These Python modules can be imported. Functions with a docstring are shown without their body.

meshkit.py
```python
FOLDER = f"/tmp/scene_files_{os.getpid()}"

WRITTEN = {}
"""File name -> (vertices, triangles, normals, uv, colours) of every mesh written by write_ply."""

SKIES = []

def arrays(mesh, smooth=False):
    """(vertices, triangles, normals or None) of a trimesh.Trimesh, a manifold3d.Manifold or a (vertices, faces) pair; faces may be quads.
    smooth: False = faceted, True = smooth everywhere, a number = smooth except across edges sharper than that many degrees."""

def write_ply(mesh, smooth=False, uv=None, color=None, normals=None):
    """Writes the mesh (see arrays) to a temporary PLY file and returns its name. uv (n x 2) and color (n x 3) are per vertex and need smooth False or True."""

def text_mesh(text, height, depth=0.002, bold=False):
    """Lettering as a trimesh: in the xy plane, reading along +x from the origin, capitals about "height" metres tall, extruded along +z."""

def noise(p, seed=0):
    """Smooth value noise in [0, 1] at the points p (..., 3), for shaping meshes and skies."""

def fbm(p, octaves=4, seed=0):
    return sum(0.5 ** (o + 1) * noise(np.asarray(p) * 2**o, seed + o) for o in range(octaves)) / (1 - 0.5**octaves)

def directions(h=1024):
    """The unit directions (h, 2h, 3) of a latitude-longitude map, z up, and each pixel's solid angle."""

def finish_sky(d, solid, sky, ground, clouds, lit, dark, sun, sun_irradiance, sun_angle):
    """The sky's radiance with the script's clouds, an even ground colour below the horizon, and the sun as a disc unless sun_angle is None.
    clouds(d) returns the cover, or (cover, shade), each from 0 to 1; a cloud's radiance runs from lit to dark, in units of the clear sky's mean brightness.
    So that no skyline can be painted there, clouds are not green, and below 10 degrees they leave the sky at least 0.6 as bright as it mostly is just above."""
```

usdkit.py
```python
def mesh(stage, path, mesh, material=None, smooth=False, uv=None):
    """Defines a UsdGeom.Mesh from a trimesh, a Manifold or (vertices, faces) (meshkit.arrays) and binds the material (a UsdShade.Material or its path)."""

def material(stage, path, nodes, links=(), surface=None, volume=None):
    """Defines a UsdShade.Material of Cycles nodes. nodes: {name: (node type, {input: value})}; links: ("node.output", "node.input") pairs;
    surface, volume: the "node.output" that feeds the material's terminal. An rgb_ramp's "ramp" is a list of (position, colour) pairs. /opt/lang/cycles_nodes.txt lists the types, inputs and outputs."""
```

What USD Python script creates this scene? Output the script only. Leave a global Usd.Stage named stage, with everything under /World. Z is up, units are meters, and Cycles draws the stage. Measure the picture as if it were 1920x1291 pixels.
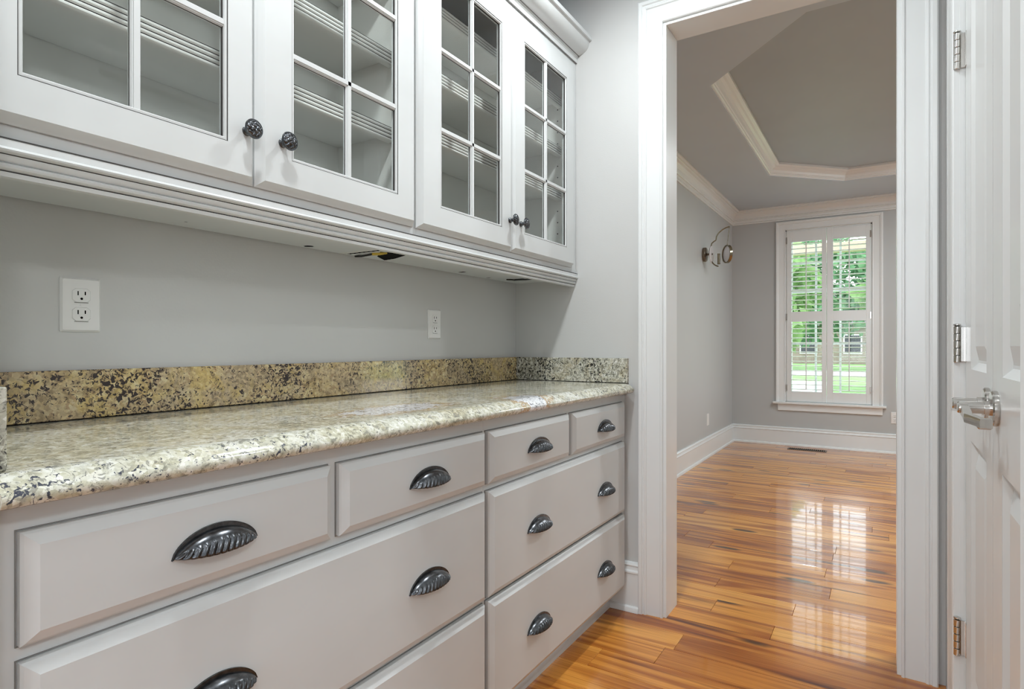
import math, random
import numpy as np
import trimesh
import usdkit
import meshkit
from shapely.geometry import Polygon, Point, box as sbox
from pxr import Usd, UsdGeom, UsdLux, UsdShade, Gf, Sdf

random.seed(7)
rng = np.random.default_rng(7)
stage = Usd.Stage.CreateInMemory()
UsdGeom.SetStageUpAxis(stage, UsdGeom.Tokens.z)
UsdGeom.SetStageMetersPerUnit(stage, 1.0)
world = UsdGeom.Xform.Define(stage, '/World')
stage.SetDefaultPrim(world.GetPrim())
UsdGeom.Scope.Define(stage, '/World/Looks')

# ------------------------------------------------------------------ camera, sky, sun, exposure
# x runs along the cabinets into the dining room, y to the left, z up; camera over the origin, level
EXPOSURE = 0.0
cam = UsdGeom.Camera.Define(stage, '/World/camera')
TH = math.radians(31.81)
eye = Gf.Vec3d(0, 0, 1.065)
fw = Gf.Vec3d(math.cos(TH), math.sin(TH), 0)
cam.AddTransformOp().Set(Gf.Matrix4d().SetLookAt(eye, eye + fw, Gf.Vec3d(0, 0, 1)).GetInverse())
cam.CreateHorizontalApertureAttr(36.0)
cam.CreateVerticalApertureAttr(36.0 * 1291 / 1920)
cam.CreateFocalLengthAttr(36.0 * 1116.37 / 1920)
cam.CreateVerticalApertureOffsetAttr(36.0 * 3.28 / 1920)
cam.CreateClippingRangeAttr(Gf.Vec2f(0.02, 500))
cam.CreateExposureAttr(EXPOSURE)

SKY, SUN = 1.5, 5.0
sky = UsdLux.DomeLight.Define(stage, '/World/sky')
sky.CreateIntensityAttr(SKY)
sky.CreateColorAttr(Gf.Vec3f(0.86, 0.93, 1.0))
sun = UsdLux.DistantLight.Define(stage, '/World/sun')
sun.CreateIntensityAttr(SUN)
sun.CreateAngleAttr(0.6)
sun.CreateColorAttr(Gf.Vec3f(1.0, 0.95, 0.86))
sun.AddRotateXYZOp().Set(Gf.Vec3f(0, -38, 25))     # shines along +x, down onto the garden: no sun enters the rooms
# wattage of the pantry lamps and the added fill lamps (each lamp's own light sits in ceiling_lamp below)
PANTRY_W, KITCHEN_W, DINING_W, PENDANT_W = 4.2, 1.8, 6.4, 2.1

# ------------------------------------------------------------------ helpers
used = {}
def path_of(name, parent=None):
    base = (parent.GetPath().pathString if parent is not None else '/World') + '/' + name
    k = used.get(base, -1) + 1
    used[base] = k
    return base if k == 0 else '%s_%03d' % (base, k)

def tag(p, label=None, cat=None, group=None, kind=None):
    if hasattr(p, 'GetPrim'): p = p.GetPrim()
    for k, v in (('label', label), ('category', cat), ('group', group), ('kind', kind)):
        if v: p.SetCustomDataByKey(k, v)
    return p

def thing(name, label, cat, loc=(0, 0, 0), rotz=0.0, group=None, kind=None):
    x = UsdGeom.Xform.Define(stage, path_of(name))
    if any(loc): x.AddTranslateOp().Set(Gf.Vec3d(*map(float, loc)))
    if rotz: x.AddRotateZOp().Set(float(rotz))
    return tag(x, label, cat, group, kind)

def obj(name, mesh, mat, parent=None, smooth=False, label=None, cat=None, group=None, kind=None):
    p = usdkit.mesh(stage, path_of(name, parent), mesh, MATS[mat] if mat else None, smooth=smooth).GetPrim()
    return tag(p, label, cat, group, kind)

def T(v, f):
    m = trimesh.Trimesh(np.asarray(v, float), np.asarray(f, int), process=False)
    if m.volume < 0: m.invert()
    return m

def cat(ms): return trimesh.util.concatenate([m for m in ms])

def box(x0, x1, y0, y1, z0, z1):
    m = trimesh.creation.box((abs(x1 - x0), abs(y1 - y0), abs(z1 - z0)))
    m.apply_translation(((x0 + x1) / 2, (y0 + y1) / 2, (z0 + z1) / 2))
    return m

def cbox(x0, x1, y0, y1, z0, z1, c=0.002):
    """box with chamfered edges"""
    P = []
    for sx in (0, 1):
        for sy in (0, 1):
            for sz in (0, 1):
                X, Y, Z = (x0, x1)[sx], (y0, y1)[sy], (z0, z1)[sz]
                dx, dy, dz = (c, -c)[sx], (c, -c)[sy], (c, -c)[sz]
                P += [(X, Y + dy, Z + dz), (X + dx, Y, Z + dz), (X + dx, Y + dy, Z)]
    return trimesh.convex.convex_hull(np.array(P))

def loft(rings, cap0=True, cap1=True, loop=False):
    """closed rings of equal length joined into one skin"""
    R = [np.asarray(r, float) for r in rings]
    n = len(R[0]); v = np.vstack(R); f = []
    K = len(R)
    for a in range(K if loop else K - 1):
        b = (a + 1) % K
        for i in range(n):
            j = (i + 1) % n
            f += [(a * n + i, a * n + j, b * n + j), (a * n + i, b * n + j, b * n + i)]
    if not loop:
        if cap0: f += [(0, i + 1, i) for i in range(1, n - 1)]
        if cap1:
            o = (K - 1) * n
            f += [(o, o + i, o + i + 1) for i in range(1, n - 1)]
    return T(v, f)

def rect(u0, u1, v0, v1, w, plane='xz'):
    q = [(u0, v0), (u1, v0), (u1, v1), (u0, v1)]
    if plane == 'xz': return [(u, w, v) for u, v in q]
    if plane == 'yz': return [(w, u, v) for u, v in q]
    return [(u, v, w) for u, v in q]

def rrect(u0, u1, v0, v1, r, w, plane='xz', n=4):
    q = []
    for cx, cy, a0 in ((u1 - r, v1 - r, 0), (u0 + r, v1 - r, 90), (u0 + r, v0 + r, 180), (u1 - r, v0 + r, 270)):
        for k in range(n + 1):
            a = math.radians(a0 + 90 * k / n)
            q.append((cx + r * math.cos(a), cy + r * math.sin(a)))
    if plane == 'xz': return [(u, w, v) for u, v in q]
    if plane == 'yz': return [(w, u, v) for u, v in q]
    return [(u, v, w) for u, v in q]

def prism(poly, axis, a, b):
    """polygon in the two other axes (in order), swept along axis from a to b"""
    p = [tuple(map(float, q)) for q in poly]
    area = sum(p[i][0] * p[(i + 1) % len(p)][1] - p[(i + 1) % len(p)][0] * p[i][1] for i in range(len(p)))
    if area < 0: p = p[::-1]
    g = Polygon(p)
    m = trimesh.creation.extrude_polygon(g, b - a, engine='earcut')
    v = np.array(m.vertices); v[:, 2] += a
    o = {'x': (2, 0, 1), 'y': (0, 2, 1), 'z': (0, 1, 2)}[axis]
    return T(v[:, o], m.faces)

def slab(geom, z0, z1):
    m = trimesh.creation.extrude_polygon(geom, z1 - z0, engine='earcut')
    m.apply_translation((0, 0, z0))
    return m

def wall_y(geom, y0, y1):          # geom in (x, z)
    m = trimesh.creation.extrude_polygon(geom, y1 - y0, engine='earcut')
    v = np.array(m.vertices); v[:, 2] += y0
    return T(v[:, (0, 2, 1)], m.faces)

def wall_x(geom, x0, x1):          # geom in (y, z)
    m = trimesh.creation.extrude_polygon(geom, x1 - x0, engine='earcut')
    v = np.array(m.vertices); v[:, 2] += x0
    return T(v[:, (2, 0, 1)], m.faces)

def sweep(path, prof, closed=False, to3=lambda u, v, w: (u, v, w), side=1):
    """mitred sweep: prof points (s, t): s = offset to the left (side=1) of the path, t = third axis"""
    P = [np.array(p, float) for p in path]; n = len(P); rings = []
    for i in range(n):
        dirs = []
        if closed or i > 0: d = P[i] - P[(i - 1) % n]; dirs.append(d / np.linalg.norm(d))
        if closed or i < n - 1: d = P[(i + 1) % n] - P[i]; dirs.append(d / np.linalg.norm(d))
        ns = [np.array([-d[1], d[0]]) * side for d in dirs]
        m = sum(ns); m = m / np.linalg.norm(m)
        m = m / max(0.2, float(m @ ns[0]))
        rings.append([to3(P[i][0] + m[0] * s, P[i][1] + m[1] * s, t) for s, t in prof])
    n2 = len(prof)
    v = np.vstack([np.array(r) for r in rings]); f = []
    for a in range(n if closed else n - 1):
        b = (a + 1) % n
        for i in range(n2):
            j = (i + 1) % n2
            f += [(a * n2 + i, a * n2 + j, b * n2 + j), (a * n2 + i, b * n2 + j, b * n2 + i)]
    if not closed:
        q = [tuple(x) for x in prof]
        try:
            c = trimesh.creation.triangulate_polygon(Polygon(q), engine='earcut')
            idx = [min(range(n2), key=lambda k: (q[k][0] - x[0]) ** 2 + (q[k][1] - x[1]) ** 2) for x in c[0]]
            for t in c[1]:
                f.append((idx[t[0]], idx[t[2]], idx[t[1]]))
                o = (n - 1) * n2
                f.append((o + idx[t[0]], o + idx[t[1]], o + idx[t[2]]))
        except Exception:
            pass
    return T(v, f)

def arc(cx, cy, r, a0, a1, n=6):
    return [(cx + r * math.cos(math.radians(a0 + (a1 - a0) * k / n)), cy + r * math.sin(math.radians(a0 + (a1 - a0) * k / n))) for k in range(n + 1)]

def tube(pts, r, sides=10, cap=True):
    p = np.asarray(pts, float); n = len(p)
    rr = np.broadcast_to(np.asarray(r, float), (n,))
    t = np.gradient(p, axis=0); t /= np.linalg.norm(t, axis=1, keepdims=True)
    a = np.cross(t[0], [0, 0, 1.0]) if abs(t[0][2]) < 0.9 else np.cross(t[0], [1.0, 0, 0])
    rings = []
    for i in range(n):
        a = a - t[i] * (a @ t[i]); a /= np.linalg.norm(a); b = np.cross(t[i], a)
        rings.append([p[i] + rr[i] * (math.cos(q) * a + math.sin(q) * b) for q in np.linspace(0, 2 * math.pi, sides, endpoint=False)])
    return loft(rings, cap, cap)

def lathe(prof, n=24, axis='z', at=(0, 0, 0), sign=1):
    """prof: (radius, height) from one end to the other, around axis"""
    rings = []
    for r, h in prof:
        ring = []
        for k in range(n):
            q = 2 * math.pi * k / n
            c, s = max(r, 1e-5) * math.cos(q), max(r, 1e-5) * math.sin(q)
            ring.append({'z': (c, s, h * sign), 'y': (c, h * sign, s), 'x': (h * sign, c, s)}[axis])
        rings.append(np.array(ring) + np.array(at))
    return loft(rings)

def place(m, M=None, t=(0, 0, 0)):
    m = m.copy()
    if M is not None: m.apply_transform(M)
    m.apply_translation(t)
    return m

# ------------------------------------------------------------------ materials
MATS = {}
def mat(name, nodes, links, surface):
    MATS[name] = usdkit.material(stage, '/World/Looks/' + name, nodes, links, surface=surface)

def paint(name, col, rough=0.4, vary=0.05, scale=3.0, bump=0.0, bscale=250.0, stretch=(1, 1, 1), spec=0.5):
    lo = tuple(c * (1 - vary) for c in col); hi = tuple(min(1, c * (1 + vary)) for c in col)
    nodes = {'g': ('geometry', {}), 'm': ('mapping', {'scale': stretch}), 'n': ('noise_texture', {'scale': scale, 'detail': 4.0, 'roughness': 0.55}),
             'r': ('rgb_ramp', {'ramp': [(0.3, lo), (0.7, hi)]}),
             'p': ('principled_bsdf', {'roughness': rough, 'specular_ior_level': spec})}
    links = [('g.position', 'm.vector'), ('m.vector', 'n.vector'), ('n.fac', 'r.fac'), ('r.color', 'p.base_color')]
    if bump:
        nodes['n2'] = ('noise_texture', {'scale': bscale, 'detail': 3.0})
        nodes['b'] = ('bump', {'strength': bump, 'distance': 0.002})
        links += [('g.position', 'n2.vector'), ('n2.fac', 'b.height'), ('b.normal', 'p.normal')]
    mat(name, nodes, links, 'p.BSDF')

def metal(name, col, rough=0.25, vary=0.25, scale=60.0):
    lo = tuple(c * (1 - vary) for c in col); hi = tuple(min(1, c * (1 + vary)) for c in col)
    mat(name, {'g': ('geometry', {}), 'n': ('noise_texture', {'scale': scale, 'detail': 3.0}), 'r': ('rgb_ramp', {'ramp': [(0.3, lo), (0.7, hi)]}),
               'p': ('principled_bsdf', {'metallic': 1.0, 'roughness': rough})},
        [('g.position', 'n.vector'), ('n.fac', 'r.fac'), ('r.color', 'p.base_color')], 'p.BSDF')

paint('wall_paint', (0.60, 0.602, 0.592), 0.55, 0.015, 1.5, bump=0.12, bscale=180)
paint('dining_paint', (0.510, 0.525, 0.525), 0.5, 0.015, 1.5, bump=0.1, bscale=180)
paint('tray_paint', (0.43, 0.485, 0.53), 0.5, 0.04, 1.5)  # tray shade put into the paint, darker than the ceiling around it
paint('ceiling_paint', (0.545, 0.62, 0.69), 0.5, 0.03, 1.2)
paint('trim_paint', (0.80, 0.82, 0.82), 0.22, 0.01, 3.0)
paint('door_paint', (0.715, 0.725, 0.72), 0.25, 0.015, 2.0)
paint('cabinet_paint', (0.645, 0.662, 0.660), 0.38, 0.035, 2.2, stretch=(1.0, 1.0, 2.2))
paint('interior_paint', (0.77, 0.765, 0.735), 0.5, 0.03, 2.5)
paint('glaze', (0.045, 0.042, 0.04), 0.6, 0.2, 20)
paint('soft_glaze', (0.22, 0.215, 0.205), 0.6, 0.2, 20)
paint('outlet_plastic', (0.82, 0.82, 0.81), 0.3, 0.01)
paint('slot_dark', (0.008, 0.008, 0.008), 0.9, 0.1, spec=0.1)
paint('subfloor', (0.05, 0.025, 0.012), 0.8, 0.2)
paint('yellow_sheath', (0.62, 0.45, 0.06), 0.5, 0.1)
paint('cable_black', (0.012, 0.012, 0.012), 0.5, 0.1)
paint('plaster_dark', (0.45, 0.45, 0.44), 0.6, 0.05)
paint('porch_timber', (0.42, 0.34, 0.25), 0.7, 0.1, 3.0)
paint('concrete', (0.62, 0.60, 0.57), 0.9, 0.1, 2.0)
paint('asphalt', (0.42, 0.38, 0.38), 0.9, 0.1, 2.0)
paint('brick_wall', (0.30, 0.24, 0.20), 0.9, 0.2, 2.0)
paint('house_trim', (0.70, 0.70, 0.68), 0.6, 0.03)
paint('roof_shingle', (0.13, 0.12, 0.12), 0.9, 0.2, 6.0)
paint('house_window', (0.02, 0.025, 0.03), 0.1, 0.1)
paint('bark', (0.14, 0.10, 0.07), 0.9, 0.3, 8.0)
paint('bronze_vent', (0.10, 0.07, 0.05), 0.4, 0.2)
metal('pewter', (0.105, 0.11, 0.118), 0.25, 0.4, 110)
metal('nickel', (0.62, 0.60, 0.57), 0.16, 0.05)
metal('brass', (0.30, 0.265, 0.19), 0.25, 0.1)
metal('brushed_bronze', (0.22, 0.18, 0.14), 0.4, 0.15)
paint('white_shade', (0.78, 0.77, 0.80), 0.2, 0.01)
mat('lamp_lens', {'e': ('emission', {'color': (1.0, 0.96, 0.9), 'strength': 6.0})}, [], 'e.emission')
mat('pane_glass', {'f0': ('fresnel', {'IOR': 1.45}), 'geo': ('geometry', {}), 'fr': ('math', {'math_type': 'subtract', 'value1': 1.0}), 'f': ('math', {'math_type': 'multiply'}), 't': ('transparent_bsdf', {'color': (0.95, 0.965, 0.96)}), 'g': ('glossy_bsdf', {'color': (1, 1, 1), 'roughness': 0.02}), 'm': ('mix_closure', {})},
    [('geo.backfacing', 'fr.value2'), ('fr.value', 'f.value1'), ('f0.fac', 'f.value2'), ('f.value', 'm.fac'), ('t.BSDF', 'm.closure1'), ('g.BSDF', 'm.closure2')], 'm.closure')

def leaf(name, a, b):
    mat(name, {'g': ('geometry', {}), 'n': ('noise_texture', {'scale': 1.1, 'detail': 3.0}), 'r': ('rgb_ramp', {'ramp': [(0.3, a), (0.7, b)]}),
               'd': ('diffuse_bsdf', {}), 't': ('translucent_bsdf', {}), 'm': ('mix_closure', {'fac': 0.35})},
        [('g.position', 'n.vector'), ('n.fac', 'r.fac'), ('r.color', 'd.color'), ('r.color', 't.color'), ('d.BSDF', 'm.closure1'), ('t.BSDF', 'm.closure2')], 'm.closure')
leaf('leaf_mid', (0.07, 0.20, 0.09), (0.24, 0.42, 0.22))
leaf('leaf_dark', (0.04, 0.14, 0.08), (0.14, 0.32, 0.19))
leaf('leaf_bright', (0.14, 0.30, 0.09), (0.40, 0.56, 0.26))
paint('lawn', (0.20, 0.34, 0.12), 0.95, 0.3, 0.8)

# heart pine boards: every board is an object, so object_info.random varies tone and grain
def wood(name):
    nodes = {
        'g': ('geometry', {}), 'o': ('object_info', {}),
        'off': ('combine_xyz', {}), 'o1': ('math', {'math_type': 'multiply', 'value2': 37.0}), 'o2': ('math', {'math_type': 'multiply', 'value2': 91.0}),
        'add': ('vector_math', {'math_type': 'add'}),
        'm1': ('mapping', {'scale': (5.5, 0.42, 1.0)}), 'n1': ('noise_texture', {'scale': 1.0, 'detail': 2.0, 'roughness': 0.4, 'distortion': 0.25}),
        'k': ('math', {'math_type': 'multiply', 'value2': 46.0}), 's': ('math', {'math_type': 'sine'}),
        'ra': ('rgb_ramp', {'ramp': [(0.0, (0.0, 0.0, 0.0)), (0.45, (0.12, 0.12, 0.12)), (0.85, (0.75, 0.75, 0.75)), (1.0, (1, 1, 1))]}),
        'h': ('math', {'math_type': 'multiply_add', 'value2': 0.5, 'value3': 0.5}),
        'm2': ('mapping', {'scale': (170.0, 2.2, 1.0)}), 'n2': ('noise_texture', {'scale': 1.0, 'detail': 3.0}),
        'm3': ('mapping', {'scale': (2.6, 1.0, 1.0)}), 'n3': ('noise_texture', {'scale': 2.0, 'detail': 2.0}),
        'tone': ('rgb_ramp', {'ramp': [(0.0, (0.50, 0.175, 0.030)), (0.22, (0.66, 0.260, 0.044)), (0.5, (0.77, 0.335, 0.060)), (0.8, (0.82, 0.375, 0.075)), (1.0, (0.86, 0.43, 0.095))]}),
        'tv': ('math', {'math_type': 'multiply_add', 'value2': 0.55, 'value3': -0.27}), 'ts': ('math', {'math_type': 'add', 'use_clamp': True}),
        'late': ('mix', {'mix_type': 'multiply', 'color2': (0.46, 0.25, 0.13)}), 'lf0': ('math', {'math_type': 'multiply', 'value2': 1.4, 'use_clamp': True}), 'lf': ('math', {'math_type': 'multiply'}),
        'fine': ('mix', {'mix_type': 'multiply', 'fac': 0.75}), 'fr': ('rgb_ramp', {'ramp': [(0.3, (0.62, 0.52, 0.44)), (0.6, (1, 1, 1))]}),
        'm4': ('mapping', {'scale': (9.0, 2.6, 1.0)}), 'v': ('voronoi_texture', {'scale': 1.0, 'randomness': 1.0}), 'vn': ('noise_texture', {'scale': 9.0, 'detail': 2.0}),
        'vd': ('math', {'math_type': 'multiply_add', 'value2': 0.16}), 'vr': ('rgb_ramp', {'ramp': [(0.20, (1, 1, 1)), (0.30, (0, 0, 0))]}),
        'vc': ('separate_color', {}), 'vg': ('math', {'math_type': 'greater_than', 'value2': 0.42}), 'vm': ('math', {'math_type': 'multiply'}), 'vm2': ('math', {'math_type': 'multiply', 'value2': 0.9}),
        'knot': ('mix', {'mix_type': 'mix', 'color2': (0.055, 0.022, 0.010)}),
        'sm': ('mapping', {'scale': (17.0, 1.1, 1.0)}), 'sn': ('noise_texture', {'scale': 1.0, 'detail': 3.0}), 'sr': ('rgb_ramp', {'ramp': [(0.61, (0, 0, 0)), (0.72, (0.85, 0.85, 0.85))]}),
        'streak': ('mix', {'mix_type': 'multiply', 'color2': (0.22, 0.13, 0.10)}),
        'nb': ('noise_texture', {'scale': 7.0, 'detail': 1.0}), 'b': ('bump', {'strength': 0.06, 'distance': 0.004}),
        'p': ('principled_bsdf', {'roughness': 0.22, 'specular_ior_level': 0.4, 'coat_weight': 0.55, 'coat_roughness': 0.04}),
    }
    links = [('o.random', 'o1.value1'), ('o.random', 'o2.value1'), ('o1.value', 'off.x'), ('o2.value', 'off.y'),
             ('g.position', 'add.vector1'), ('off.vector', 'add.vector2'),
             ('add.vector', 'm1.vector'), ('m1.vector', 'n1.vector'), ('n1.fac', 'k.value1'), ('k.value', 's.value1'), ('s.value', 'h.value1'), ('h.value', 'ra.fac'),
             ('add.vector', 'm2.vector'), ('m2.vector', 'n2.vector'), ('n2.fac', 'fr.fac'),
             ('add.vector', 'm3.vector'), ('m3.vector', 'n3.vector'), ('n3.fac', 'tv.value1'), ('tv.value', 'ts.value1'), ('o.random', 'ts.value2'), ('ts.value', 'tone.fac'),
             ('ra.color', 'lf.value1'), ('n3.fac', 'lf0.value1'), ('lf0.value', 'lf.value2'), ('lf.value', 'late.fac'), ('tone.color', 'late.color1'),
             ('late.color', 'fine.color1'), ('fr.color', 'fine.color2'),
             ('add.vector', 'm4.vector'), ('m4.vector', 'v.vector'), ('add.vector', 'vn.vector'), ('vn.fac', 'vd.value1'), ('v.distance', 'vd.value3'), ('vd.value', 'vr.fac'),
             ('v.color', 'vc.color'), ('vc.r', 'vg.value1'), ('vg.value', 'vm.value1'), ('vr.color', 'vm.value2'), ('vm.value', 'vm2.value1'), ('vm2.value', 'knot.fac'),
             ('add.vector', 'sm.vector'), ('sm.vector', 'sn.vector'), ('sn.fac', 'sr.fac'), ('sr.color', 'streak.fac'), ('fine.color', 'streak.color1'),
             ('streak.color', 'knot.color1'), ('knot.color', 'p.base_color'),
             ('g.position', 'nb.vector'), ('nb.fac', 'b.height'), ('b.normal', 'p.coat_normal'), ('b.normal', 'p.normal')]
    mat(name, nodes, links, 'p.BSDF')
wood('heart_pine')

def granite(name, base, tone, fleck, dark, vein, gold, patches=(), dark_at=0.60, vein_at=0.55, rust=0.5, cluster=1.0):
    """crystals: base ramp over noise, tone clouds, dark flecks gathered in clusters, grey veins, rusty clouds; patches = quartz inclusions (x, y, z, radius x, radius y)"""
    nodes = {
        'g': ('geometry', {}),
        'n1': ('noise_texture', {'scale': 34.0, 'detail': 6.0, 'roughness': 0.7, 'distortion': 1.0}), 'r1': ('rgb_ramp', {'ramp': base}),
        'nt': ('noise_texture', {'scale': 7.0, 'detail': 4.0, 'roughness': 0.6, 'distortion': 0.6}), 'rt': ('rgb_ramp', {'ramp': [(0.42, (0, 0, 0)), (0.62, (0.7, 0.7, 0.7))]}), 'mt': ('mix', {'color2': tone}),
        'v': ('voronoi_texture', {'scale': 150.0, 'randomness': 1.0}), 'vs': ('separate_color', {}), 'vr': ('rgb_ramp', {'ramp': fleck}), 'mv': ('mix', {'mix_type': 'overlay', 'fac': 0.7}),
        'nv': ('noise_texture', {'scale': 46.0, 'detail': 5.0, 'roughness': 0.65, 'distortion': 1.8}), 'rv': ('rgb_ramp', {'ramp': [(vein_at, (0, 0, 0)), (vein_at + 0.06, (0.75, 0.75, 0.75))]}), 'mvn': ('mix', {'color2': vein}),
        'n2': ('noise_texture', {'scale': 115.0, 'detail': 5.0, 'roughness': 0.62, 'distortion': 0.9}),
        'nc': ('noise_texture', {'scale': 4.6, 'detail': 4.0, 'roughness': 0.65}), 'cm': ('math', {'math_type': 'multiply_add', 'value2': 0.55 * cluster}),
        'rd': ('rgb_ramp', {'ramp': [(dark_at + 0.24, (0, 0, 0)), (dark_at + 0.275, (1, 1, 1))]}), 'md': ('mix', {'color2': dark}),
        'ng': ('noise_texture', {'scale': 12.0, 'detail': 5.0, 'roughness': 0.65, 'distortion': 1.0}), 'rg': ('rgb_ramp', {'ramp': [(0.5, (0, 0, 0)), (0.66, (rust, rust, rust))]}), 'mg': ('mix', {'color2': gold}),
        'p': ('principled_bsdf', {'roughness': 0.10, 'specular_ior_level': 0.5}),
    }
    links = [('g.position', k + '.vector') for k in ('n1', 'nt', 'v', 'nv', 'n2', 'nc', 'ng')] + [
        ('n1.fac', 'r1.fac'), ('nt.fac', 'rt.fac'), ('rt.color', 'mt.fac'), ('r1.color', 'mt.color1'),
        ('v.color', 'vs.color'), ('vs.r', 'vr.fac'), ('mt.color', 'mv.color1'), ('vr.color', 'mv.color2'),
        ('ng.fac', 'rg.fac'), ('rg.color', 'mg.fac'), ('mv.color', 'mg.color1'),
        ('nv.fac', 'rv.fac'), ('rv.color', 'mvn.fac'), ('mg.color', 'mvn.color1'),
        ('nc.fac', 'cm.value1'), ('n2.fac', 'cm.value3'), ('cm.value', 'rd.fac'), ('rd.color', 'md.fac'), ('mvn.color', 'md.color1')]
    last = 'md.color'
    for i, (px, py, pz, rx, ry) in enumerate(patches):
        q = str(i)
        nodes['pm' + q] = ('mapping', {'location': (-px / rx, -py / ry, -pz / ry), 'scale': (1 / rx, 1 / ry, 1 / ry)})
        nodes['pl' + q] = ('vector_math', {'math_type': 'length'})
        nodes['pn' + q] = ('noise_texture', {'scale': 26.0, 'detail': 5.0, 'roughness': 0.7})
        nodes['pa' + q] = ('math', {'math_type': 'multiply_add', 'value2': 2.0})
        nodes['ph' + q] = ('math', {'math_type': 'multiply', 'value2': 0.45})
        nodes['pr' + q] = ('rgb_ramp', {'ramp': [(0.82, (1, 1, 1)), (0.86, (0, 0, 0))]})
        nodes['pq' + q] = ('rgb_ramp', {'ramp': [(0.82, (0, 0, 0)), (0.86, (0.8, 0.8, 0.8)), (0.95, (0, 0, 0))]})
        nodes['rim' + q] = ('mix', {'color2': (0.42, 0.22, 0.05)})
        nodes['wn' + q] = ('noise_texture', {'scale': 75.0, 'detail': 4.0, 'distortion': 1.8})
        nodes['wr' + q] = ('rgb_ramp', {'ramp': [(0.36, (0.10, 0.10, 0.11)), (0.43, (0.55, 0.56, 0.58)), (0.55, (0.80, 0.80, 0.81)), (0.75, (0.88, 0.88, 0.89))]})
        nodes['pmix' + q] = ('mix', {})
        links += [('g.position', 'pm%s.vector' % q), ('pm%s.vector' % q, 'pl%s.vector1' % q), ('g.position', 'pn%s.vector' % q), ('pn%s.fac' % q, 'pa%s.value1' % q), ('pl%s.value' % q, 'pa%s.value3' % q),
                  ('pa%s.value' % q, 'ph%s.value1' % q), ('ph%s.value' % q, 'pr%s.fac' % q), ('ph%s.value' % q, 'pq%s.fac' % q),
                  ('pq%s.color' % q, 'rim%s.fac' % q), (last, 'rim%s.color1' % q),
                  ('g.position', 'wn%s.vector' % q), ('wn%s.fac' % q, 'wr%s.fac' % q),
                  ('rim%s.color' % q, 'pmix%s.color1' % q), ('wr%s.color' % q, 'pmix%s.color2' % q), ('pr%s.color' % q, 'pmix%s.fac' % q)]
        last = 'pmix%s.color' % q
    links.append((last, 'p.base_color'))
    mat(name, nodes, links, 'p.BSDF')

granite('granite_top', [(0.30, (0.24, 0.23, 0.17)), (0.43, (0.46, 0.44, 0.34)), (0.55, (0.62, 0.60, 0.49)), (0.70, (0.80, 0.79, 0.72))], (0.68, 0.68, 0.62),
        [(0.0, (0.26, 0.26, 0.25)), (0.5, (0.5, 0.5, 0.48)), (1.0, (0.76, 0.76, 0.74))], (0.06, 0.065, 0.085), (0.19, 0.185, 0.155), (0.52, 0.42, 0.20),
        patches=((1.07, 0.99, 0.905, 0.17, 0.080), (1.50, 0.890, 0.905, 0.100, 0.075)), dark_at=0.665, vein_at=0.555, rust=0.30)
granite('granite_gold', [(0.30, (0.22, 0.15, 0.07)), (0.42, (0.48, 0.36, 0.19)), (0.55, (0.66, 0.53, 0.31)), (0.70, (0.84, 0.74, 0.50))], (0.48, 0.39, 0.28),
        [(0.0, (0.26, 0.25, 0.22)), (0.5, (0.5, 0.49, 0.46)), (1.0, (0.74, 0.71, 0.62))], (0.045, 0.035, 0.035), (0.18, 0.13, 0.085), (0.70, 0.52, 0.17), dark_at=0.600, vein_at=0.59, rust=0.6, cluster=1.0)
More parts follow.
